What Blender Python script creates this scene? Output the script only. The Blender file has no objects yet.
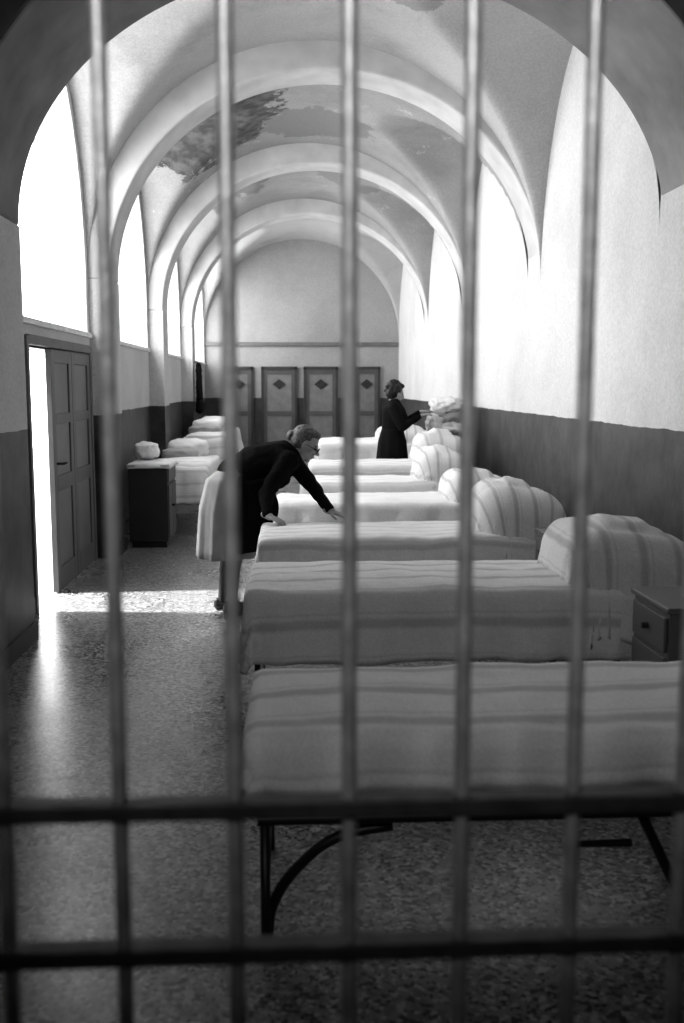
import bpy, bmesh, math, random
from mathutils import Vector, Matrix, noise
random.seed(3)
sc=bpy.context.scene
COL=sc.collection
def g(v): return (v,v,v,1)
# ---------------------------------------------------------------- materials
def newmat(name):
    m=bpy.data.materials.new(name); m.use_nodes=True
    nt=m.node_tree; b=nt.nodes['Principled BSDF']; return m,nt,b
def mat(name,c,rough=.6,metal=0,nscale=8,namt=.12,bump=0,bscale=40,spec=.5):
    m,nt,b=newmat(name)
    tc=nt.nodes.new('ShaderNodeTexCoord'); n=nt.nodes.new('ShaderNodeTexNoise')
    n.inputs['Scale'].default_value=nscale; n.inputs['Detail'].default_value=6
    nt.links.new(tc.outputs['Object'],n.inputs['Vector'])
    r=nt.nodes.new('ShaderNodeValToRGB'); r.color_ramp.elements[0].position=.3; r.color_ramp.elements[1].position=.7
    r.color_ramp.elements[0].color=g(max(0,c*(1-namt))); r.color_ramp.elements[1].color=g(min(1,c*(1+namt)))
    nt.links.new(n.outputs['Fac'],r.inputs['Fac']); nt.links.new(r.outputs['Color'],b.inputs['Base Color'])
    b.inputs['Roughness'].default_value=rough; b.inputs['Metallic'].default_value=metal
    b.inputs['Specular IOR Level'].default_value=spec
    if bump:
        n2=nt.nodes.new('ShaderNodeTexNoise'); n2.inputs['Scale'].default_value=bscale; n2.inputs['Detail'].default_value=5
        nt.links.new(tc.outputs['Object'],n2.inputs['Vector'])
        bp=nt.nodes.new('ShaderNodeBump'); bp.inputs['Strength'].default_value=bump; bp.inputs['Distance'].default_value=.01
        nt.links.new(n2.outputs['Fac'],bp.inputs['Height']); nt.links.new(bp.outputs['Normal'],b.inputs['Normal'])
    return m
def mnode(nt,op,a,b=None,c=None):
    n=nt.nodes.new('ShaderNodeMath'); n.operation=op
    for i,v in enumerate((a,b,c)):
        if v is None: continue
        if isinstance(v,(int,float)): n.inputs[i].default_value=v
        else: nt.links.new(v,n.inputs[i])
    return n.outputs[0]
def mixc(nt,f,a,b,mode='MIX'):
    n=nt.nodes.new('ShaderNodeMix'); n.data_type='RGBA'; n.blend_type=mode
    if isinstance(f,(int,float)): n.inputs[0].default_value=f
    else: nt.links.new(f,n.inputs[0])
    for i,v in ((6,a),(7,b)):
        if isinstance(v,tuple): n.inputs[i].default_value=v
        else: nt.links.new(v,n.inputs[i])
    return n.outputs[2]
def grainy(nt,col,scale=55,lo=.84,hi=1.0):
    # fine sandy grain of limewash / plaster
    geo=nt.nodes.new('ShaderNodeNewGeometry')
    n=nt.nodes.new('ShaderNodeTexNoise'); n.inputs['Scale'].default_value=scale; n.inputs['Detail'].default_value=3; n.inputs['Roughness'].default_value=.7
    nt.links.new(geo.outputs['Position'],n.inputs['Vector'])
    r=nt.nodes.new('ShaderNodeValToRGB'); r.color_ramp.elements[0].position=.38; r.color_ramp.elements[1].position=.62
    r.color_ramp.elements[0].color=g(lo); r.color_ramp.elements[1].color=g(min(1,hi))
    nt.links.new(n.outputs['Fac'],r.inputs['Fac'])
    return mixc(nt,1.0,col,r.outputs['Color'],'MULTIPLY')
def wallmat(name,upper=.76,lower=.07,dado=1.33):
    m,nt,b=newmat(name)
    geo=nt.nodes.new('ShaderNodeNewGeometry'); sx=nt.nodes.new('ShaderNodeSeparateXYZ')
    nt.links.new(geo.outputs['Position'],sx.inputs[0])
    n=nt.nodes.new('ShaderNodeTexNoise'); n.inputs['Scale'].default_value=1.1; n.inputs['Detail'].default_value=8; n.inputs['Roughness'].default_value=.6
    nt.links.new(geo.outputs['Position'],n.inputs['Vector'])
    r=nt.nodes.new('ShaderNodeValToRGB'); r.color_ramp.elements[0].position=.32; r.color_ramp.elements[1].position=.58
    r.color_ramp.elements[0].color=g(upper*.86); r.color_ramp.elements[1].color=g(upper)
    nt.links.new(n.outputs['Fac'],r.inputs['Fac'])
    n3=nt.nodes.new('ShaderNodeTexNoise'); n3.inputs['Scale'].default_value=5; n3.inputs['Detail'].default_value=8
    nt.links.new(geo.outputs['Position'],n3.inputs['Vector'])
    r2=nt.nodes.new('ShaderNodeValToRGB'); r2.color_ramp.elements[0].position=.35; r2.color_ramp.elements[1].position=.7
    r2.color_ramp.elements[0].color=g(lower*.75); r2.color_ramp.elements[1].color=g(lower*1.5)
    nt.links.new(n3.outputs['Fac'],r2.inputs['Fac'])
    zz=mnode(nt,'MULTIPLY_ADD',n3.outputs['Fac'],.03,sx.outputs['Z'])
    f=mnode(nt,'GREATER_THAN',zz,dado+.015)
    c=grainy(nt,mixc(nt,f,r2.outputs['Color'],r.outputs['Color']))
    nt.links.new(c,b.inputs['Base Color'])
    rr=mnode(nt,'MULTIPLY_ADD',f,.35,.45); nt.links.new(rr,b.inputs['Roughness'])
    bp=nt.nodes.new('ShaderNodeBump'); bp.inputs['Strength'].default_value=.3; bp.inputs['Distance'].default_value=.02
    nt.links.new(n3.outputs['Fac'],bp.inputs['Height']); nt.links.new(bp.outputs['Normal'],b.inputs['Normal'])
    return m
def vaultmat():
    m,nt,b=newmat('vault_plaster')
    geo=nt.nodes.new('ShaderNodeNewGeometry')
    sx=nt.nodes.new('ShaderNodeSeparateXYZ'); nt.links.new(geo.outputs['Position'],sx.inputs[0])
    n=nt.nodes.new('ShaderNodeTexNoise'); n.inputs['Scale'].default_value=.9; n.inputs['Detail'].default_value=11; n.inputs['Roughness'].default_value=.66
    nt.links.new(geo.outputs['Position'],n.inputs['Vector'])
    r=nt.nodes.new('ShaderNodeValToRGB'); cr=r.color_ramp
    cr.elements[0].position=.34; cr.elements[0].color=g(.38)
    cr.elements[1].position=.66; cr.elements[1].color=g(.54)
    e=cr.elements.new(.45); e.color=g(.48)
    nt.links.new(n.outputs['Fac'],r.inputs['Fac'])
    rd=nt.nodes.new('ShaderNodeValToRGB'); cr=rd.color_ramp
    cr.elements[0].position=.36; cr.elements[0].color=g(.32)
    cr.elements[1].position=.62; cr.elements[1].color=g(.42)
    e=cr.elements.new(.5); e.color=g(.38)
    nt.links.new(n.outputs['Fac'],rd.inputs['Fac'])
    n2=nt.nodes.new('ShaderNodeTexNoise'); n2.inputs['Scale'].default_value=2.3; n2.inputs['Detail'].default_value=10; n2.inputs['Roughness'].default_value=.72
    nt.links.new(geo.outputs['Position'],n2.inputs['Vector'])
    n4=nt.nodes.new('ShaderNodeTexNoise'); n4.inputs['Scale'].default_value=7; n4.inputs['Detail'].default_value=6
    nt.links.new(geo.outputs['Position'],n4.inputs['Vector'])
    r4=nt.nodes.new('ShaderNodeValToRGB'); r4.color_ramp.elements[0].position=.4; r4.color_ramp.elements[1].position=.62
    r4.color_ramp.elements[0].color=g(.08); r4.color_ramp.elements[1].color=g(.17)
    nt.links.new(n4.outputs['Fac'],r4.inputs['Fac'])
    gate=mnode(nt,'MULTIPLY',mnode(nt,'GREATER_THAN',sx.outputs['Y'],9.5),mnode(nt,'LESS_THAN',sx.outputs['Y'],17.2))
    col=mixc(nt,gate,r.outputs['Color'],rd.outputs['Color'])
    nf=nt.nodes.new('ShaderNodeTexNoise'); nf.inputs['Scale'].default_value=2.3; nf.inputs['Detail'].default_value=11; nf.inputs['Roughness'].default_value=.78
    nt.links.new(geo.outputs['Position'],nf.inputs['Vector'])
    fl=mnode(nt,'MULTIPLY',mnode(nt,'GREATER_THAN',nf.outputs['Fac'],.615),gate)
    col=mixc(nt,fl,col,g(.52))
    # fallen-plaster patches: (centre, radius, shade)
    for c,rad,base in (((-.85,11.3,4.1),(1.0,1.65,1.1),r4.outputs['Color']),((.35,12.1,4.6),(.75,.7,.7),g(.27)),((-1.0,14.8,4.2),(.8,1.3,1.0),g(.22)),((.9,14.9,4.3),(.7,.7,.8),g(.29)),((.9,7.6,4.4),(.55,.6,.6),g(.33))):
        vs=nt.nodes.new('ShaderNodeVectorMath'); vs.operation='SUBTRACT'; vs.inputs[1].default_value=c
        nt.links.new(geo.outputs['Position'],vs.inputs[0])
        vm=nt.nodes.new('ShaderNodeVectorMath'); vm.operation='MULTIPLY'; vm.inputs[1].default_value=tuple(1/q for q in rad)
        nt.links.new(vs.outputs[0],vm.inputs[0])
        vl=nt.nodes.new('ShaderNodeVectorMath'); vl.operation='LENGTH'; nt.links.new(vm.outputs[0],vl.inputs[0])
        d=mnode(nt,'MULTIPLY_ADD',n2.outputs['Fac'],1.4,vl.outputs['Value'])
        f=mnode(nt,'LESS_THAN',d,1.58)
        col=mixc(nt,f,col,base)
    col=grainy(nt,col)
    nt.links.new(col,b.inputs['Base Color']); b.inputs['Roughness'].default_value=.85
    bp=nt.nodes.new('ShaderNodeBump'); bp.inputs['Strength'].default_value=.35; bp.inputs['Distance'].default_value=.03
    nt.links.new(n.outputs['Fac'],bp.inputs['Height']); nt.links.new(bp.outputs['Normal'],b.inputs['Normal'])
    return m
def floormat():
    m,nt,b=newmat('terrazzo')
    geo=nt.nodes.new('ShaderNodeNewGeometry')
    v=nt.nodes.new('ShaderNodeTexVoronoi'); v.inputs['Scale'].default_value=70
    nt.links.new(geo.outputs['Position'],v.inputs['Vector'])
    sp=nt.nodes.new('ShaderNodeSeparateColor'); nt.links.new(v.outputs['Color'],sp.inputs[0])
    r=nt.nodes.new('ShaderNodeValToRGB'); cr=r.color_ramp; cr.interpolation='CONSTANT'
    cr.elements[0].position=0; cr.elements[0].color=g(.05)
    cr.elements[1].position=.22; cr.elements[1].color=g(.20)
    for p,c in ((.5,.29),(.82,.48)):
        e=cr.elements.new(p); e.color=g(c)
    nt.links.new(sp.outputs[0],r.inputs['Fac'])
    n=nt.nodes.new('ShaderNodeTexNoise'); n.inputs['Scale'].default_value=1.2; n.inputs['Detail'].default_value=5
    nt.links.new(geo.outputs['Position'],n.inputs['Vector'])
    f=mnode(nt,'MULTIPLY_ADD',n.outputs['Fac'],.6,-.15)
    c=mixc(nt,f,r.outputs['Color'],g(.17))
    nt.links.new(c,b.inputs['Base Color']); 
    rr=mnode(nt,'MULTIPLY_ADD',n.outputs['Fac'],.25,.16); nt.links.new(rr,b.inputs['Roughness'])
    return m
def cloth(name,base=.75,stripe=.45,period=.2,axis=1):
    m,nt,b=newmat(name)
    uv=nt.nodes.new('ShaderNodeUVMap'); uv.uv_map='UVMap'
    sx=nt.nodes.new('ShaderNodeSeparateXYZ'); nt.links.new(uv.outputs[0],sx.inputs[0])
    s=mnode(nt,'FRACT',mnode(nt,'MULTIPLY',sx.outputs[axis],1/period))
    r=nt.nodes.new('ShaderNodeValToRGB'); cr=r.color_ramp
    cr.elements[0].position=0; cr.elements[0].color=g(base); cr.elements[1].position=1; cr.elements[1].color=g(base)
    for p,c in ((.34,base),(.44,stripe),(.56,stripe),(.66,base),(.70,base),(.74,(base+stripe)/2),(.80,base)):
        e=cr.elements.new(p); e.color=g(c)
    nt.links.new(s,r.inputs['Fac'])
    n=nt.nodes.new('ShaderNodeTexNoise'); n.inputs['Scale'].default_value=9; n.inputs['Detail'].default_value=5
    nt.links.new(uv.outputs[0],n.inputs['Vector'])
    f=mnode(nt,'MULTIPLY_ADD',n.outputs['Fac'],.4,-.1)
    c=grainy(nt,mixc(nt,f,r.outputs['Color'],g(base*.88)),110,.88,1.0)
    nt.links.new(c,b.inputs['Base Color']); b.inputs['Roughness'].default_value=.9; b.inputs['Specular IOR Level'].default_value=.15
    bp=nt.nodes.new('ShaderNodeBump'); bp.inputs['Strength'].default_value=.55; bp.inputs['Distance'].default_value=.018
    nt.links.new(n.outputs['Fac'],bp.inputs['Height']); nt.links.new(bp.outputs['Normal'],b.inputs['Normal'])
    return m
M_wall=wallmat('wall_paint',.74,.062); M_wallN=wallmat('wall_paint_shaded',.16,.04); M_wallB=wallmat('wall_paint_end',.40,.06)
M_wallL=wallmat('wall_paint_left',.66,.065)
M_vault=vaultmat(); M_floor=floormat()
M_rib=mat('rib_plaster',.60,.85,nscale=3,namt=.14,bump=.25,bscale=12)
M_ribN=mat('rib_plaster_shaded',.25,.85,nscale=3,namt=.25,bump=.25,bscale=12)  # near rib: darker copy of the rib plaster, its shade put into the colour
M_trim=mat('trim_grey',.16,.6); M_base=mat('baseboard_dark',.05,.5)
M_door=mat('door_paint',.14,.5,nscale=3); M_doorL=mat('door_wood_grey',.19,.5,nscale=3); M_dark=mat('dark_paint',.03,.45)
M_doorfar=mat('wardrobe_paint',.20,.5)
M_iron=mat('grille_iron',.55,.40,metal=.45,nscale=30,namt=.25,bump=.15,bscale=120)
M_ironD=mat('grille_iron_dark',.09,.5,metal=.4,nscale=30,namt=.3)
M_steel=mat('bed_frame_metal',.02,.4,metal=.3)
M_matt=mat('mattress_ticking',.5,.9)
M_cl=[cloth('bedspread_stripe_a',.88,.62,.19),cloth('bedspread_stripe_b',.90,.70,.14),cloth('bedspread_plain',.93,.88,.3),cloth('bedspread_stripe_c',.88,.60,.26)]
M_clx=[cloth('pillow_cover_a',.82,.58,.17,0),cloth('pillow_cover_b',.84,.58,.12,0)]
M_table=mat('bedside_grey',.10,.45,nscale=4); M_tabletop=mat('tabletop_light',.4,.5)
M_white=mat('white_cloth',.80,.9,bump=.3,bscale=20)
M_grcl=mat('grey_blanket',.38,.9,bump=.3,bscale=20)
M_black=mat('black_wool',.012,.95,bump=.4,bscale=60,spec=.1)
M_skirt=mat('grey_skirt',.44,.9,bump=.3,bscale=30)
M_skin=mat('skin',.36,.55,nscale=20,namt=.05); M_hairG=mat('grey_hair',.13,.6,nscale=50,namt=.5,bump=.6,bscale=90)
M_hairD=mat('dark_hair',.012,.6,bump=.8,bscale=60); M_eye=mat('eye_dark',.02,.2); M_lip=mat('lips',.22,.5)
M_stock=mat('stockings',.03,.7); M_shoe=mat('shoe',.02,.4)
M_ground=mat('outside_ground',.6,.9); M_winframe=mat('window_frame',.75,.6)
# ---------------------------------------------------------------- helpers
def empty(name,loc):
    e=bpy.data.objects.new(name,None); e.location=loc; e.empty_display_size=.2; COL.objects.link(e); return e
def par(o,p):
    if p is not None:
        o.parent=p; o.matrix_parent_inverse=Matrix.Translation(-Vector(p.location))
def obj(name,bm,m,parent=None,smooth=False,bevel=0,seg=2):
    me=bpy.data.meshes.new(name); bmesh.ops.recalc_face_normals(bm,faces=bm.faces[:]); bm.to_mesh(me); bm.free()
    o=bpy.data.objects.new(name,me); COL.objects.link(o); me.materials.append(m)
    if smooth:
        for p in me.polygons: p.use_smooth=True
    if bevel:
        b=o.modifiers.new('bevel','BEVEL'); b.width=bevel; b.segments=seg; b.limit_method='ANGLE'
    par(o,parent); return o
def bbox(bm,x0,x1,y0,y1,z0,z1):
    vs=[bm.verts.new((x,y,z)) for x in (x0,x1) for y in (y0,y1) for z in (z0,z1)]
    for f in ((0,1,3,2),(4,6,7,5),(0,4,5,1),(2,3,7,6),(0,2,6,4),(1,5,7,3)): bm.faces.new([vs[i] for i in f])
def box(name,x0,x1,y0,y1,z0,z1,m,parent=None,bevel=0):
    bm=bmesh.new(); bbox(bm,x0,x1,y0,y1,z0,z1); return obj(name,bm,m,parent,bevel=bevel)
def boxes(name,L,m,parent=None,bevel=0):
    bm=bmesh.new()
    for b in L: bbox(bm,*b)
    return obj(name,bm,m,parent,bevel=bevel)
def tube(name,pts,r,m,parent=None,spline='POLY',cyc=False):
    cu=bpy.data.curves.new(name,'CURVE'); cu.dimensions='3D'; cu.bevel_depth=r; cu.bevel_resolution=4; cu.use_fill_caps=True
    if spline=='POLY':
        s=cu.splines.new('POLY'); s.points.add(len(pts)-1)
        for i,p in enumerate(pts): s.points[i].co=(*p,1)
    else:
        s=cu.splines.new('BEZIER'); s.bezier_points.add(len(pts)-1)
        for i,p in enumerate(pts):
            b=s.bezier_points[i]; b.co=p; b.handle_left_type='AUTO'; b.handle_right_type='AUTO'
    s.use_cyclic_u=cyc
    o=bpy.data.objects.new(name,cu); COL.objects.link(o); cu.materials.append(m); par(o,parent); return o
class Blob:
    def __init__(s): s.bm=bmesh.new()
    def ell(s,c,r,M=None,R=None):
        T=Matrix.Translation(Vector(c))
        if R is not None: T=T@R.to_4x4()
        T=T@Matrix.Diagonal((*r,1)) if not isinstance(r,(int,float)) else T@Matrix.Diagonal((r,r,r,1))
        if M is not None: T=M@T
        bmesh.ops.create_icosphere(s.bm,subdivisions=2,radius=1,matrix=T)
    def seg(s,a,b,r0,r1,M=None):
        a=Vector(a); b=Vector(b); n=max(2,int((b-a).length/(min(r0,r1)*.3)))
        for i in range(n+1):
            t=i/n; s.ell(a.lerp(b,t),r0+(r1-r0)*t,M)
    def eseg(s,a,b,ra,rb,R=None,n=8,M=None):
        a=Vector(a); b=Vector(b); ra=Vector(ra); rb=Vector(rb)
        for i in range(n+1):
            t=i/n; s.ell(a.lerp(b,t),tuple(ra.lerp(rb,t)),M,R)
    def done(s,name,m,parent,voxel=.012,sm=6,disp=0,dsz=.08):
        o=obj(name,s.bm,m,parent,smooth=True)
        r=o.modifiers.new('remesh','REMESH'); r.mode='VOXEL'; r.voxel_size=voxel; r.use_smooth_shade=True
        if sm:
            q=o.modifiers.new('smooth','SMOOTH'); q.iterations=sm; q.factor=.5
        if disp:
            t=bpy.data.textures.new(name+'_t','CLOUDS'); t.noise_scale=dsz
            d=o.modifiers.new('disp','DISPLACE'); d.texture=t; d.strength=disp; d.mid_level=.5
        return o
# ---------------------------------------------------------------- room shell
XL,XR=-1.82,2.3; SP=2.55; VC,VR=.24,2.06; LI=-1.63; SILL=2.05; LR=1.95
AC,AA=(LI+XR+.02)/2,(XR+.02-LI)/2
FAR=21.5
bays=[(1.25,5.2),(6.3,9.3),(9.8,13.1),(13.6,16.9),(17.4,FAR)]
ribs=[(5.2,6.3,1.52),(9.3,9.8,1.84),(13.1,13.6,1.84),(16.9,17.4,1.84)]
box('floor',-2.2,2.6,-2.6,FAR+.3,-.1,0,M_floor)
def vault(bm,a,b):
    nx,ny=72,48
    mid=(a+b)/2; hw=(b-a)/2; V=[]
    for i in range(nx+1):
        t=math.pi*i/nx; x=VC-VR*math.cos(t); zx=SP+2.08*math.sin(t); row=[]
        for j in range(ny+1):
            s=math.pi*j/ny; y=mid-hw*math.cos(s); zy=SP+LR*math.sin(s)
            row.append(bm.verts.new((x,y,max(zx,zy))))
        V.append(row)
    for i in range(nx):
        for j in range(ny):
            bm.faces.new((V[i][j],V[i+1][j],V[i+1][j+1],V[i][j+1]))
bm=bmesh.new()
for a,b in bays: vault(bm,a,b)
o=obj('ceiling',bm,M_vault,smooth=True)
box('roof',-2.3,2.7,-2.7,FAR+.4,4.95,5.1,M_rib)
def rib(bm,y0,y1,rb):
    n=72; prev=None
    for i in range(n+1):
        t=math.pi*i/n; c,s=math.cos(t),math.sin(t)
        pin=(AC-AA*c,SP+rb*s)
        ox=AC-2.9*c; oz=SP+2.9*s
        ox=max(-2.0,min(2.45,ox)); oz=min(oz,4.94)
        if i in (0,n): oz=SP
        cur=[bm.verts.new((pin[0],y0,pin[1])),bm.verts.new((pin[0],y1,pin[1])),bm.verts.new((ox,y1,oz)),bm.verts.new((ox,y0,oz))]
        if prev:
            for k in range(4):
                bm.faces.new((prev[k],prev[(k+1)%4],cur[(k+1)%4],cur[k]))
        else: bm.faces.new(cur)
        prev=cur
    bm.faces.new(prev[::-1])
for k,(a,b,rb) in enumerate(ribs):
    bm=bmesh.new(); rib(bm,a,b,rb)
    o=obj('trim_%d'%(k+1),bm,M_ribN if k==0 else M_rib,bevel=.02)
T=.34
D0,D1,DH=7.05,9.15,1.88
L=[(XL-T,XL,1.0,D0,0,SILL),(XL-T,XL,D1,FAR+.3,0,SILL),(XL-T,XL,D0,D1,DH,SILL)]
for a,b,_ in ribs: L.append((XL-.001,LI,a,b,0,SP)); L.append((XL-T,XL,a,b,SILL,4.95))
L.append((XL-T,XL,1.0,5.2,SILL,4.95)); L.append((XL-T,XL,FAR,FAR+.3,SILL,4.95))
bm=bmesh.new()
for b in L: bbox(bm,*b)
wins=[]
for a,b in bays[1:]:
    mid=(a+b)/2; hw=(b-a)/2; ins=.10; wh=hw-ins; n=40
    def strip(P,Q):
        prev=None
        for p,q in zip(P,Q):
            cur=[bm.verts.new((XL,p[0],p[1])),bm.verts.new((XL,q[0],q[1])),bm.verts.new((XL-T,q[0],q[1])),bm.verts.new((XL-T,p[0],p[1]))]
            if prev:
                for k in range(4): bm.faces.new((prev[k],prev[(k+1)%4],cur[(k+1)%4],cur[k]))
            prev=cur
    P=[(a,SILL)];Q=[(a+ins,SILL)]
    for i in range(n+1):
        t=math.pi*i/n
        P.append((mid-hw*math.cos(t)*1.0,SP+(LR+.03)*math.sin(t))); Q.append((mid-wh*math.cos(t),SP+(LR-ins)*math.sin(t)))
    P.append((b,SILL));Q.append((b-ins,SILL)); strip(P,Q)
    wins.append((a,b,Q))
obj('wall_left',bm,M_wallL)
for k,(a,b,Q) in enumerate(wins):
    e=empty('window_%d'%(k+1),(XL-.2,(a+b)/2,SILL))
    pts=[(XL-T-.005,y,z) for y,z in Q]
    tube('frame',pts,.012,M_winframe,e,cyc=True)
    box('sill',XL-T-.05,XL+.03,a+.02,b-.02,SILL-.03,SILL+.015,M_winframe,e,bevel=.008)
    ld=bpy.data.lights.new('window_portal','AREA'); ld.shape='RECTANGLE'; ld.size=b-a-.2; ld.size_y=2.4
    ld.cycles.is_portal=True
    lo=bpy.data.objects.new('window_portal',ld); lo.location=(XL-T-.05,(a+b)/2,SILL+1.2); lo.rotation_euler=(math.pi/2,0,-math.pi/2); COL.objects.link(lo); par(lo,e)
boxes('wall_right',[(XR,XR+T,1.0,FAR+.3,0,4.95)],M_wall)
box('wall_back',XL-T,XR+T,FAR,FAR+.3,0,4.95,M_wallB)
boxes('trim_5',[(XL,XR,FAR-.05,FAR,2.42,2.50)],M_trim,bevel=.01)
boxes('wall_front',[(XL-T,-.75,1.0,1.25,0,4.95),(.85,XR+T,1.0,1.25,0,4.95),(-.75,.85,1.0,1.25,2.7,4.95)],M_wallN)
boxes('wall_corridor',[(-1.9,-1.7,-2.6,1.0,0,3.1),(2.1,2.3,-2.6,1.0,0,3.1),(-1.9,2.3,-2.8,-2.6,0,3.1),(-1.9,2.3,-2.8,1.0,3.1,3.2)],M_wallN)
boxes('baseboard_left',[(XL,XL+.02,1.25,5.2,0,.12),(XL,XL+.02,6.3,D0,0,.12),(XL,LI+.015,5.19,6.31,0,.12)]+[(XL,LI+.015,a-.012,b+.012,0,.12) for a,b,_ in ribs[1:]]+[(XL,XL+.02,a,b,0,.12) for a,b in bays[2:]],M_base)
boxes('baseboard_right',[(XR-.02,XR,1.25,FAR,0,.12)],M_base)
box('ground',-8,-2.2,2,FAR,-.15,-.02,M_ground)
# left double door
d=empty('door_1',(XL,8.4,0))
boxes('frame',[(XL-.12,XL+.03,D0-.06,D0,0,DH+.06),(XL-.12,XL+.03,D1,D1+.06,0,DH+.06),(XL-.12,XL+.03,D0,D1,DH,DH+.07)],M_trim,d,bevel=.006)
def leaf(parent,x,y0,y1,z0,z1,m):
    th=.045; st=.10
    L=[(x-th,x,y0,y0+st,z0,z1),(x-th,x,y1-st,y1,z0,z1),(x-th,x,y0+st,y1-st,z0,z0+.18),(x-th,x,y0+st,y1-st,z1-st,z1),(x-th,x,y0+st,y1-st,.78,.90),(x-th,x,y0+st,y1-st,1.3,1.38)]
    boxes('stiles_rails',L,m,parent,bevel=.004)
    boxes('panels',[(x-th+.012,x-.014,y0+.02,y1-.02,z0+.02,z1-.02)],M_doorL,parent)
leaf(d,XL+.02,7.70,8.40,.01,DH-.01,M_door)
leaf(d,XL+.02,8.41,D1-.01,.01,DH-.01,M_door)
tube('handle',[(XL+.02,7.78,1.0),(XL+.07,7.78,1.0),(XL+.07,7.88,1.0)],.01,M_steel,d)
bm=bmesh.new(); bbox(bm,XL-1.0,XL-.13,D0+.0,D0+.045,.01,DH-.01)
obj('open_leaf',bm,M_door,d,bevel=.006)
def fardoor(k,x0,x1):
    e=empty('door_%d'%k,((x0+x1)/2,FAR,0)); y=FAR; h=1.93
    boxes('frame',[(x0-.05,x0,y-.07,y,0,h+.05),(x1,x1+.05,y-.07,y,0,h+.05),(x0-.05,x1+.05,y-.07,y,h,h+.06)],M_base,e)
    boxes('leaf',[(x0,x1,y-.035,y,.01,h)],M_doorfar,e)
    boxes('rails',[(x0,x0+.07,y-.05,y-.034,.01,h),(x1-.07,x1,y-.05,y-.034,.01,h),(x0+.07,x1-.07,y-.05,y-.034,h-.1,h),(x0+.07,x1-.07,y-.05,y-.034,.01,.15),(x0+.07,x1-.07,y-.05,y-.034,.95,1.05)],M_table,e)
    cx=(x0+x1)/2; cz=1.62; bm=bmesh.new()
    vs=[bm.verts.new((cx+dx,y-.055,cz+dz)) for dx,dz in ((-.14,0),(0,-.11),(.14,0),(0,.11))]
    f=bm.faces.new(vs); r=bmesh.ops.extrude_face_region(bm,geom=[f])
    for v in r['geom']:
        if isinstance(v,bmesh.types.BMVert): v.co.y+=.02
    obj('diamond_grille',bm,M_dark,e)
for k,(a,b) in enumerate(((-1.35,-.85),(-.58,.08),(.32,.95),(1.38,1.85))): fardoor(k+2,a,b)
# ---------------------------------------------------------------- grille
gr=empty('barred_gate',(.02,1.1,0))
for k in range(-4,6):
    x=.064+k*.1305
    tube('bar_%d'%(k+5),[(x,1.1,.02),(x,1.1,2.66)],.0088,M_iron,gr)
for nme,z in (('crossbar_low',.30),('crossbar_mid',.945),('crossbar_upper',1.12),('crossbar_top',2.5)):
    box(nme,-.72,.82,1.085,1.115,z-.010,z+.010,M_ironD,gr,bevel=.002)
boxes('frame',[(-.75,-.71,1.07,1.13,0,2.7),(.81,.85,1.07,1.13,0,2.7),(-.75,.85,1.07,1.13,2.66,2.7)],M_ironD,gr)
# ---------------------------------------------------------------- drapes/beds
def drape(name,parent,x0,x1,y0,y1,top,drop,m,r=.05,step=.03,fold=.012,bulge=.015,seed=0,wr=.006,flare=.05,slope=0):
    Lh=r*math.pi/2+max(0,drop-r); ax0,ax1,ay0,ay1=x0+r,x1-r,y0+r,y1-r
    W=(ax1-ax0)+2*Lh; H=(ay1-ay0)+2*Lh
    nx=int(W/step)+1; ny=int(H/step)+1
    bm=bmesh.new(); uvl=bm.loops.layers.uv.new('UVMap'); V=[];uvs={}
    for i in range(nx+1):
        row=[]
        for j in range(ny+1):
            px=ax0-Lh+W*i/nx; py=ay0-Lh+H*j/ny
            cx=min(max(px,ax0),ax1); cy=min(max(py,ay0),ay1); dx,dy=px-cx,py-cy; e=math.hypot(dx,dy)
            u=(cx-ax0)/(ax1-ax0); v=(cy-ay0)/(ay1-ay0)
            nz=noise.noise(Vector((px*3.1,py*3.1,seed*7.3)))*wr*2+noise.noise(Vector((px*9,py*9,seed*3.3)))*wr
            z=top+bulge*4*(v*(1-v))*(min(1,6*u*(1-u)))*1.0+nz+slope*(u-.5)
            x,y=cx,cy
            if e>0:
                e=min(e,Lh*1.12)
                nxn,nyn=dx/math.hypot(dx,dy),dy/math.hypot(dx,dy)
                if e<r*math.pi/2:
                    a=e/r; out=r*math.sin(a); dn=r*(1-math.cos(a))
                else:
                    hg=e-r*math.pi/2; k=hg/max(.05,drop); s=px*abs(nyn)+py*abs(nxn)
                    out=r+flare*hg+fold*min(1,k*1.5)*(math.sin(s*17+seed)+.6*math.sin(s*41+2*seed)+1.5*noise.noise(Vector((s*4,seed,0))))
                    dn=r+hg+.012*noise.noise(Vector((s*3,seed+4,0)))*k
                x+=nxn*out; y+=nyn*out; z-=dn
            vt=bm.verts.new((x,y,max(z,.02))); uvs[vt]=(px+.02*noise.noise(Vector((px*1.5,py*1.5,seed))),py+.03*noise.noise(Vector((px*1.3,py*1.3,seed+9)))); row.append(vt)
        V.append(row)
    for i in range(nx):
        for j in range(ny):
            f=bm.faces.new((V[i][j],V[i+1][j],V[i+1][j+1],V[i][j+1]))
            for l in f.loops: l[uvl].uv=uvs[l.vert]
    o=obj(name,bm,m,parent,smooth=True)
    s=o.modifiers.new('thick','SOLIDIFY'); s.thickness=.006; s.offset=-1
    return o
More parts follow.
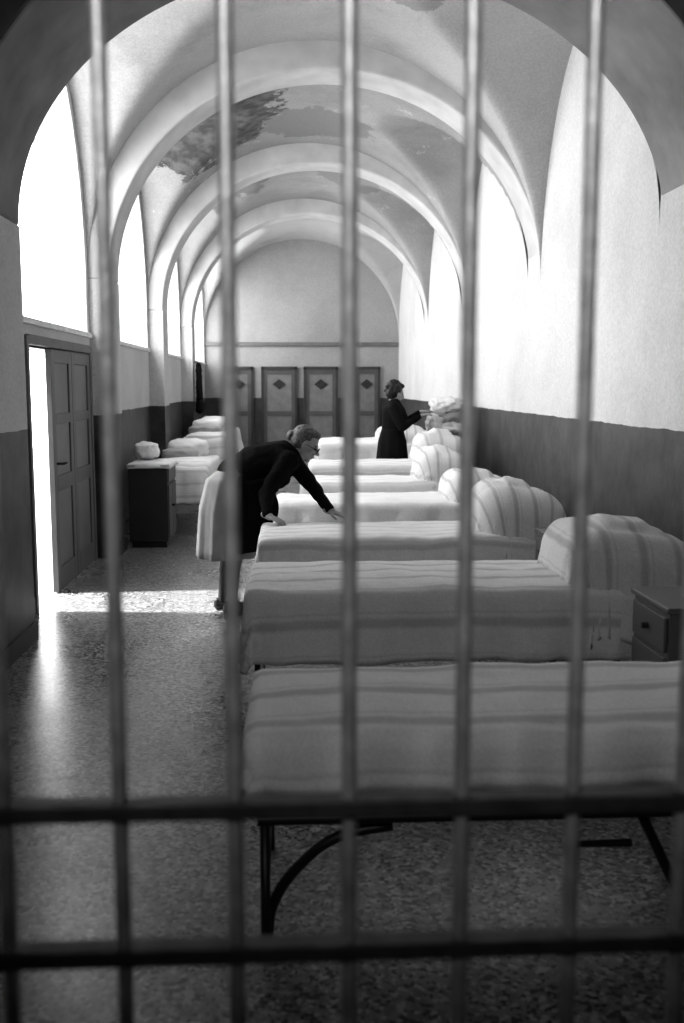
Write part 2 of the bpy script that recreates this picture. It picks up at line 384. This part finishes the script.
def softbox(name,parent,x0,x1,y0,y1,z0,z1,m,seed=0,am=.02,pw=5,fr=2):
    c=Vector(((x0+x1)/2,(y0+y1)/2,(z0+z1)/2)); h=Vector(((x1-x0)/2,(y1-y0)/2,(z1-z0)/2))
    bm=bmesh.new(); bmesh.ops.create_cube(bm,size=2); bmesh.ops.subdivide_edges(bm,edges=bm.edges[:],cuts=13,use_grid_fill=True)
    for v in bm.verts:
        q=v.co.copy(); l=(abs(q.x)**pw+abs(q.y)**pw+abs(q.z)**pw)**(1/pw)
        q/=l; n=noise.noise(q*fr+Vector((seed,seed*2,0)))*am+noise.noise(q*fr*2.5+Vector((seed*3,seed,5)))*am*.5
        v.co=Vector((c.x+q.x*h.x,c.y+q.y*h.y,c.z+q.z*h.z))+q*n
        if v.co.z<z0: v.co.z=z0
        v.co.x=max(v.co.x,LI+.03) if x0>LI and x0<-1 else v.co.x
    return obj(name,bm,m,parent,smooth=True)
def bed(x0,x1,y0,y1,top,drop,m,mm,mound=.28,seed=0,mx=None,fold=.012,mr=.16,extra=.10):
    e=empty('hospital_bed',((x0+x1)/2,(y0+y1)/2,0)); fr=min(.42,top-.2)
    softbox('mattress',e,x0+.02,x1-.02,y0+.02,y1-.02,fr,top-.012,M_matt,seed,.004)
    for y in (y0+.03,y1-.03): tube('side_rail',[(x0+.03,y,fr-.015),(x1-.03,y,fr-.015)],.016,M_steel,e)
    for i in range(6):
        x=x0+.15+i*(x1-x0-.3)/5; tube('slat',[(x,y0+.03,fr-.015),(x,y1-.03,fr-.015)],.008,M_steel,e)
    for x in (x0+.05,x1-.05):
        tube('end_frame',[(x,y0+.03,.0),(x,y0+.03,fr-.0),(x,y1-.03,fr-.0),(x,y1-.03,.0)],.014,M_steel,e)
        tube('end_brace',[(x,y0+.03,.14),(x,y1-.03,.14)],.009,M_steel,e)
    drape('bedspread',e,x0-.01,x1+.01,y0-.01,y1+.01,top,drop,m,seed=seed,fold=fold,wr=.007,r=.04)
    if mound:
        a=mx if mx else x1-.68
        softbox('pillow',e,a+.09,x1-.10,y0+.12,y1-.12,top-.01,top+mound-.07,M_white,seed,.01)
        drape('pillow_cover',e,a,x1-.01,y0+.02,y1-.02,top+mound-.03,mound+extra,mm,r=mr,seed=seed+5,fold=.022,bulge=.05,wr=.010,flare=.12,slope=-.05,step=.022)
    return e
S=M_cl;P=M_clx
b1=bed(-.13,1.95,2.62,3.34,.65,.16,S[3],P[0],mound=.0,seed=1)
tube('folding_stand',[(-.08,2.70,.02),(-.06,2.70,.13),(.02,2.70,.25),(.12,2.70,.325),(.28,2.70,.36)],.016,M_steel,b1,'BEZIER')
tube('folding_stand',[(.27,2.70,.36),(.27,3.25,.36)],.012,M_steel,b1)
tube('folding_leg',[(.80,2.72,.40),(.80,2.72,.28),(.98,2.72,.28)],.012,M_steel,b1)
tube('folding_leg',[(1.0,2.72,.38),(1.18,2.72,.01)],.015,M_steel,b1)
tube('folding_leg',[(1.18,2.72,.38),(1.18,2.72,.01)],.015,M_steel,b1)
bed(-.21,1.95,4.42,5.2,.68,.33,S[0],P[0],mound=.26,seed=2,mx=1.28,mr=.17,extra=.22)
bed(-.2,1.75,6.0,6.75,.68,.30,S[1],P[1],mound=.31,seed=3,mx=1.15,mr=.20,extra=.18)
bed(-.12,1.85,7.85,8.6,.68,.3,S[2],P[1],mound=.22,seed=4,mx=1.25)
bed(.1,1.75,9.3,10.05,.70,.3,S[1],P[1],mound=.30,seed=5,mx=1.2)
bed(.2,1.95,10.65,11.4,.76,.3,S[0],P[0],mound=.34,seed=6,mx=1.36)
bed(.36,1.95,12.85,13.6,.86,.35,S[2],P[1],mound=.2,seed=7)
bed(.36,1.95,14.6,15.35,.80,.35,S[0],P[1],mound=.2,seed=8)
def bedside(x0,x1,y0,y1,h,face='x'):
    e=empty('bedside_table',((x0+x1)/2,(y0+y1)/2,0))
    box('cabinet',x0,x1,y0,y1,.12,h-.02,M_table,e,bevel=.006)
    box('top',x0-.015,x1+.015,y0-.015,y1+.015,h-.02,h+.005,M_table,e,bevel=.006)
    boxes('drawer_and_door',[(x0-.014,x0,y0+.02,y1-.02,h-.18,h-.04),(x0-.014,x0,y0+.02,y1-.02,.15,h-.2)],M_table,e,bevel=.004)
    boxes('side_panels',[(x0+.04,x1-.04,y0-.008,y0,.18,h-.2),(x0+.04,x1-.04,y0-.008,y0,h-.16,h-.05)],M_table,e,bevel=.003)
    tube('knob',[(x0-.014,(y0+y1)/2,h-.11),(x0-.04,(y0+y1)/2,h-.11)],.012,M_dark,e)
    boxes('legs',[(x,x+.035,y,y+.035,0,.13) for x in (x0,x1-.035) for y in (y0,y1-.035)],M_dark,e)
    return e
bedside(1.46,1.92,3.72,4.12,.74)
bedside(1.45,1.85,5.42,5.78,.76)
bedside(1.5,1.9,7.0,7.4,.76)
bedside(1.5,1.9,8.85,9.15,.76)
t=bedside(1.70,2.19,12.12,12.6,.96)
pile=empty('heaped_bedding',(1.93,12.38,.985))
z=.982
for k,(dx,h,w,mm) in enumerate(((0,.19,.24,M_white),(.02,.16,.23,M_grcl),(-.02,.19,.21,M_white))):
    softbox('bundle_%d'%(k+1),pile,1.945+dx-w,1.945+dx+w,12.17,12.55,z,z+h,mm,k*2+1,.04,pw=2.8,fr=2.2); z+=h-.04
softbox('bundle_side',pile,1.66,1.86,12.16,12.4,1.0,1.25,M_white,9,.04,pw=2.6,fr=2.2)
# ---------------------------------------------------------------- left side furniture
cb=empty('low_cabinet',(-1.42,9.95,0))
x0,x1,y0,y1=-1.60,-1.22,9.86,10.5
box('carcass',x0,x1,y0,y1,.06,.80,M_dark,cb,bevel=.008)
box('plinth',x0+.02,x1-.02,y0+.03,y1-.02,0,.07,M_dark,cb)
box('top',x0-.01,x1+.03,y0-.03,y1+.02,.80,.83,M_tabletop,cb,bevel=.008)
boxes('door_fronts',[(x1,x1+.014,y0+.03,(y0+y1)/2-.01,.1,.62),(x1,x1+.014,(y0+y1)/2+.01,y1-.03,.1,.62),(x1,x1+.014,y0+.03,y1-.03,.65,.78)],M_table,cb,bevel=.004)
tube('knob',[(x1+.014,(y0+y1)/2-.06,.4),(x1+.04,(y0+y1)/2-.06,.4)],.012,M_steel,cb)
drape('cover_cloth',cb,x0,x1+.04,y0-.03,y1+.02,.842,.05,M_cl[2],r=.01,fold=.003,bulge=0,wr=.003)
softbox('bundled_linen',cb,x0+.0,x1-.14,10.2,10.5,.85,1.02,M_white,3,.015,pw=3,fr=2)
def cot(x0,x1,y0,y1,top,drop,m,seed):
    e=empty('folding_cot',((x0+x1)/2,(y0+y1)/2,0)); fr=.34
    softbox('mattress',e,x0+.02,x1-.02,y0+.02,y1-.02,fr,top-.012,M_matt,seed,.004)
    for x in (x0+.04,x1-.04): tube('side_rail',[(x,y0+.03,fr-.015),(x,y1-.03,fr-.015)],.016,M_steel,e)
    for y in (y0+.1,y1-.1): tube('end_frame',[(x0+.04,y,0),(x0+.04,y,fr),(x1-.04,y,fr),(x1-.04,y,0)],.014,M_steel,e)
    drape('cover',e,x0,x1,y0,y1,top,drop,m,seed=seed,fold=.02,wr=.01,r=.06,flare=.12)
    softbox('pillow',e,x0+.04,x1-.12,y1-.62,y1-.12,top-.01,top+.22,M_white,seed,.015,pw=3.2,fr=2)
    softbox('folded_blanket',e,x0+.04,x1-.2,y0+.68,y0+1.05,top-.01,top+.14,M_grcl,seed+3,.012,pw=4,fr=2)
    drape('turned_sheet',e,x0+.06,x1+.02,y0+.04,y0+.6,top+.045,.24,m,r=.06,seed=seed+7,fold=.014,wr=.008,flare=.1,bulge=.03)
    return e
cot(-1.52,-.88,10.72,12.5,.74,.40,M_cl[1],11)
cot(-1.52,-.80,13.75,15.5,.88,.5,M_cl[1],12)
cot(-1.52,-.85,15.75,16.8,.88,.4,M_cl[0],13)
ct=empty('hanging_coat',(-1.55,17.1,1.6))
B=Blob(); B.eseg((-1.55,17.1,1.93),(-1.54,17.1,1.2),(.05,.12,.06),(.07,.2,.08)); B.seg((-1.55,17.0,1.85),(-1.5,16.9,1.4),.05,.04)
B.done('coat',M_black,ct,.02,4,.03,.1); tube('hook',[(-1.62,17.1,1.98),(-1.56,17.1,1.98),(-1.56,17.1,1.93)],.008,M_steel,ct)
# ---------------------------------------------------------------- people
def frame(pos,fwd,up):
    f=Vector(fwd).normalized(); u=Vector(up); u=(u-f*u.dot(f)).normalized(); s=u.cross(f)
    return Matrix(((f.x,s.x,u.x,pos[0]),(f.y,s.y,u.y,pos[1]),(f.z,s.z,u.z,pos[2]),(0,0,0,1)))
def head(parent,pos,fwd,up,neck_to,hair='bun'):
    M=frame(pos,fwd,up); B=Blob()
    B.ell((-.012,0,.03),(.092,.074,.088),M); B.ell((.03,0,-.03),(.058,.056,.075),M); B.ell((.058,0,-.088),(.024,.026,.02),M)
    B.ell((.02,0,-.075),(.05,.045,.028),M)
    B.seg((.084,0,.012),(.108,0,-.024),.008,.013,M); B.ell((.098,.012,-.028),.008,M); B.ell((.098,-.012,-.028),.008,M)
    B.ell((.072,0,.024),(.018,.05,.011),M); B.ell((.082,0,-.050),(.013,.024,.006),M); B.ell((.080,0,-.061),(.012,.02,.006),M)
    for s in (-1,1):
        B.ell((0,s*.076,-.012),(.018,.009,.032),M); B.ell((.055,s*.036,-.022),(.022,.02,.018),M)
    a=M@Vector((-.025,0,-.06)); B.seg(a,neck_to,.05,.056)
    B.done('head_and_neck',M_skin,parent,.006,3)
    E=Blob()
    for s in (-1,1): E.ell((.079,s*.031,.002),(.010,.014,.008),M)
    E.done('eyes',M_eye,parent,.003,1)
    E=Blob(); E.ell((.089,0,-.055),(.009,.021,.006),M); E.done('lips',M_lip,parent,.003,1)
    E=Blob()
    for s in (-1,1): E.seg((.083,s*.012,.024),(.07,s*.05,.024),.004,.004,M)
    E.done('eyebrows',M_hairD,parent,.003,1)
    H=Blob()
    if hair=='bun':
        H.ell((-.032,0,.048),(.092,.084,.086),M); H.ell((-.045,0,.01),(.072,.082,.075),M); H.ell((.03,0,.09),(.045,.06,.03),M); H.ell((-.118,0,.01),(.036,.045,.04),M)
        H.done('hair',M_hairG,parent,.007,3,.006,.02)
        E=Blob()
        for s in (-1,1):
            for i in range(16):
                a=2*math.pi*i/16; E.ell((.099,s*.032+.022*math.cos(a),.002+.018*math.sin(a)),.0034,M)
            E.seg((.097,s*.054,.004),(.01,s*.08,.006),.003,.003,M)
        E.seg((.102,-.012,.004),(.102,.012,.004),.003,.003,M)
        E.done('glasses',M_dark,parent,.003,1)
    else:
        H.ell((-.035,0,.045),(.10,.094,.095),M); H.ell((-.055,0,-.01),(.075,.092,.085),M); H.ell((.03,0,.098),(.055,.066,.034),M)
        for i in range(46):
            a=random.uniform(0,6.28); b=random.uniform(-.7,1.4); q=Vector((math.cos(a)*math.cos(b),math.sin(a)*math.cos(b),math.sin(b)))
            if q.x>.35 and q.z<.75: continue
            H.ell((-.04+q.x*.095,q.y*.09,.035+q.z*.1),.026,M)
        H.done('hair',M_hairD,parent,.008,2,.008,.02)
def hand(parent,wrist,fwd,up,side=1,curl=.35,name='hand'):
    M=frame(wrist,fwd,up); B=Blob()
    B.seg((-.03,0,0),(.02,0,0),.024,.026,M); B.eseg((.02,0,0),(.082,0,-.002),(.026,.034,.015),(.02,.040,.013),M=M)
    for k,(y,l) in enumerate(((.030,.068),(.010,.078),(-.011,.073),(-.031,.058))):
        y*=side; p=Vector((.085-abs(k-1)*.004,y,0)); ang=curl*.5; d=Vector((math.cos(ang),y*1.2,-math.sin(ang)))
        q=p+d*l*.45; B.seg(p-Vector((.02,0,0)),q,.0098,.009,M)
        ang+=curl; d=Vector((math.cos(ang),y*.6,-math.sin(ang))); q2=q+d*l*.32; B.seg(q,q2,.009,.0082,M)
        ang+=curl*.7; d=Vector((math.cos(ang),0,-math.sin(ang))); q3=q2+d*l*.26; B.seg(q2,q3,.0082,.007,M)
    p=Vector((.025,side*.028,-.004)); q=p+Vector((.03,side*.028,-.012)); B.seg(p,q,.014,.011,M); q2=q+Vector((.028,side*.010,-.010)); B.seg(q,q2,.0105,.0085,M)
    return B.done(name,M_skin,parent,.0042,2)
def skirt(name,parent,rings,m,a0=0,a1=360,fold=.012,seed=0,nf=9):
    bm=bmesh.new(); n=72; V=[]; cl=(a1-a0)>=360
    K=[]
    for i in range(len(rings)-1):
        for s in range(6):
            t=s/6; K.append([p+(q-p)*t for p,q in zip(rings[i],rings[i+1])])
    K.append(list(rings[-1]))
    for k,(cx,cy,cz,rx,ry) in enumerate(K):
        row=[]; w=k/(len(K)-1)
        for i in range(n if cl else n+1):
            a=math.radians(a0+(a1-a0)*i/n); f=1+(fold/ .2)*w*math.sin(a*nf+seed)+.02*w*math.sin(a*nf*2.3)
            row.append(bm.verts.new((cx+rx*f*math.cos(a),cy+ry*f*math.sin(a),cz)))
        V.append(row)
    for k in range(len(V)-1):
        m2=len(V[k])
        for i in range(m2 if cl else m2-1):
            bm.faces.new((V[k][i],V[k][(i+1)%m2],V[k+1][(i+1)%m2],V[k+1][i]))
    o=obj(name,bm,m,parent,smooth=True); s=o.modifiers.new('t','SOLIDIFY'); s.thickness=.008; return o
def legs(parent,hips,knees,ankles,toe):
    B=Blob();S_=Blob()
    for h,k,a in zip(hips,knees,ankles):
        B.seg(h,k,.082,.055); mid=Vector(k).lerp(Vector(a),.35)+Vector(toe)*-.012; B.seg(k,mid,.052,.052); B.seg(mid,a,.052,.033)
        a=Vector(a); t=Vector(toe); S_.seg((a.x-t.x*.03,a.y-t.y*.03,.04),(a.x+t.x*.10,a.y+t.y*.10,.036),.036,.036); S_.seg((a.x+t.x*.1,a.y+t.y*.1,.034),(a.x+t.x*.17,a.y+t.y*.17,.026),.036,.024)
        S_.seg((a.x-t.x*.035,a.y-t.y*.035,.02),(a.x-t.x*.035,a.y-t.y*.035,.06),.022,.03); B.seg(a,(a.x,a.y,.06),.033,.032)
    B.done('legs',M_stock,parent,.01,4); S_.done('shoes',M_shoe,parent,.007,2)
w=empty('woman',(-.42,6.98,0)); Y=6.98
B=Blob()
Rt=Matrix.Rotation(math.radians(-18),3,'Y')
B.eseg((-.38,Y,.97),(-.22,Y,1.06),(.15,.17,.15),(.145,.165,.145),Rt)
B.eseg((-.22,Y,1.06),(-.08,Y,1.09),(.145,.165,.145),(.14,.17,.135),Rt)
B.eseg((-.08,Y,1.09),(.00,Y,1.10),(.14,.17,.135),(.08,.12,.085),Rt)
B.ell((-.10,Y-.07,.97),(.10,.07,.09)); B.ell((-.10,Y+.07,.97),(.10,.07,.09))
B.seg((-.02,Y-.15,1.09),(-.17,Y-.24,.875),.070,.056); B.seg((-.17,Y-.24,.875),(-.165,Y-.37,.765),.054,.038)
B.seg((-.01,Y+.15,1.08),(.14,Y+.04,.90),.068,.056); B.seg((.14,Y+.04,.90),(.25,Y-.17,.765),.054,.038)
B.seg((-.01,Y-.15,1.08),(-.01,Y+.15,1.08),.065,.065)
B.done('cardigan',M_black,w,.012,6,.022,.09)
bm=bmesh.new(); rows=[]
for i in range(13):
    t=i/12; row=[]
    for j in range(9):
        s=j/8; x=-.33+.22*s; z0=.95+.04*s; L_=.46-.18*s
        row.append(bm.verts.new((x+.02*math.sin(t*5+s*4),Y-.17-.02*math.sin(s*9)*t,z0-L_*t)))
    rows.append(row)
for i in range(12):
    for j in range(8): bm.faces.new((rows[i][j],rows[i+1][j],rows[i+1][j+1],rows[i][j+1]))
o=obj('cardigan_flap',bm,M_black,w,smooth=True); o.modifiers.new('t','SOLIDIFY').thickness=.01
B=Blob(); B.seg((-.165,Y-.36,.775),(-.163,Y-.385,.755),.039,.038); B.seg((.24,Y-.155,.775),(.256,Y-.182,.757),.039,.038); B.done('cuffs',M_black,w,.008,2)
hand(w,(-.16,Y-.395,.742),(.75,-.55,-.22),(.1,.0,1),side=1,curl=.45,name='hand_right')
hand(w,(.262,Y-.195,.745),(.85,-.45,-.22),(.1,0,1),side=-1,curl=.25,name='hand_left')
skirt('skirt',w,[(-.36,Y,1.04,.12,.145),(-.42,Y,.95,.175,.19),(-.455,Y,.75,.19,.21),(-.46,Y,.41,.21,.24)],M_skirt,fold=.010)
skirt('apron_front',w,[(-.34,Y,1.0,.14,.165),(-.40,Y,.92,.19,.20),(-.43,Y,.75,.205,.23),(-.43,Y,.46,.22,.26)],M_black,a0=-92,a1=92,fold=.008)
legs(w,[(-.44,Y-.09,.88),(-.44,Y+.09,.88)],[(-.38,Y-.09,.47),(-.43,Y+.09,.47)],[(-.42,Y-.09,.09),(-.50,Y+.09,.09)],(1,0,0))
head(w,(.100,Y-.01,1.19),(.90,-.12,-.48),(.46,0,.9),(-.01,Y,1.11),'bun')
B=Blob()
for i in range(24):
    a=2*math.pi*i/24; B.ell((.010+.03*math.cos(a)*.5,Y+.062*math.sin(a),1.125+.045*math.cos(a)),.014)
B.done('collar',M_black,w,.008,2)
w2=empty('woman',(1.22,12.05,0)); X,Y=1.22,12.05
B=Blob()
B.eseg((X,Y,.92),(X,Y,1.08),(.15,.18,.11),(.135,.165,.08)); B.eseg((X,Y,1.08),(X+.02,Y,1.28),(.135,.165,.08),(.15,.185,.08)); B.eseg((X+.02,Y,1.28),(X+.02,Y,1.40),(.15,.185,.06),(.07,.11,.05))
B.seg((X,Y-.16,1.35),(X,Y+.16,1.35),.066,.066)
B.ell((X+.09,Y-.07,1.22),(.09,.07,.07)); B.ell((X+.09,Y+.07,1.22),(.09,.07,.07))
B.seg((X,Y-.175,1.335),(X+.09,Y-.20,1.10),.068,.056); B.seg((X+.09,Y-.20,1.10),(X+.31,Y-.05,1.22),.054,.038)
B.seg((X,Y+.175,1.335),(X+.14,Y+.22,1.13),.068,.056); B.seg((X+.14,Y+.22,1.13),(X+.34,Y+.2,1.26),.054,.038)
B.done('sweater',M_black,w2,.012,6,.018,.08)
hand(w2,(X+.335,Y-.035,1.232),(.9,.3,.25),(-.3,-.2,1),side=1,curl=.4,name='hand_right')
hand(w2,(X+.365,Y+.2,1.272),(.95,.0,.2),(-.3,.2,1),side=-1,curl=.4,name='hand_left')
skirt('skirt',w2,[(X,Y,1.08,.13,.16),(X,Y,.93,.17,.20),(X,Y,.7,.19,.22),(X,Y,.45,.21,.24)],M_black,fold=.012)
legs(w2,[(X,Y-.09,.88),(X,Y+.09,.88)],[(X+.02,Y-.09,.47),(X+.02,Y+.09,.47)],[(X-.02,Y-.09,.09),(X-.02,Y+.09,.09)],(1,0,0))
head(w2,(X+.04,Y,1.505),(.95,.35,-.25),(.2,0,1),(X+.01,Y,1.38),'curly')
# ---------------------------------------------------------------- light
wd=bpy.data.worlds.new('World'); sc.world=wd; wd.use_nodes=True
bg=wd.node_tree.nodes['Background']; bg.inputs[0].default_value=(1,1,1,1); bg.inputs[1].default_value=7.4
ld=bpy.data.lights.new('door_sunlight','SPOT'); ld.energy=8000; ld.spot_size=math.radians(15); ld.spot_blend=.2; ld.shadow_soft_size=.15
lo=bpy.data.objects.new('door_sunlight',ld); COL.objects.link(lo); lo.location=(-5.9,7.42,5.75)
lo.rotation_euler=(Vector((-1.0,7.45,0))-Vector(lo.location)).to_track_quat('-Z','Y').to_euler()
ld=bpy.data.lights.new('door_portal','AREA'); ld.shape='RECTANGLE'; ld.size=.75; ld.size_y=1.8; ld.cycles.is_portal=True
lo=bpy.data.objects.new('door_portal',ld); lo.location=(XL-T-.03,7.38,.95); lo.rotation_euler=(math.pi/2,0,-math.pi/2); COL.objects.link(lo)
ld=bpy.data.lights.new('corridor_lamp','SPOT'); ld.shadow_soft_size=.12; ld.energy=110; ld.spot_size=math.radians(56); ld.spot_blend=1
lo=bpy.data.objects.new('corridor_lamp',ld); lo.location=(-.45,-.8,2.75); COL.objects.link(lo)
lo.rotation_euler=(Vector((.05,1.1,2.05))-Vector(lo.location)).to_track_quat('-Z','Y').to_euler()
# ---------------------------------------------------------------- camera
cd=bpy.data.cameras.new('camera'); cam=bpy.data.objects.new('camera',cd); COL.objects.link(cam)
cd.sensor_fit='VERTICAL'; cd.sensor_height=36; cd.sensor_width=24; cd.lens=35.2; cd.clip_start=.05
cam.location=(0,0,1.6); cam.rotation_euler=(math.radians(90-7.2),0,math.radians(-2.9))
cd.dof.use_dof=True; cd.dof.focus_distance=7; cd.dof.aperture_fstop=2.9
sc.camera=cam
sc.view_settings.view_transform='Standard'
try: sc.view_settings.look='Medium High Contrast'
except Exception as ex: print('look',ex)
sc.view_settings.exposure=0
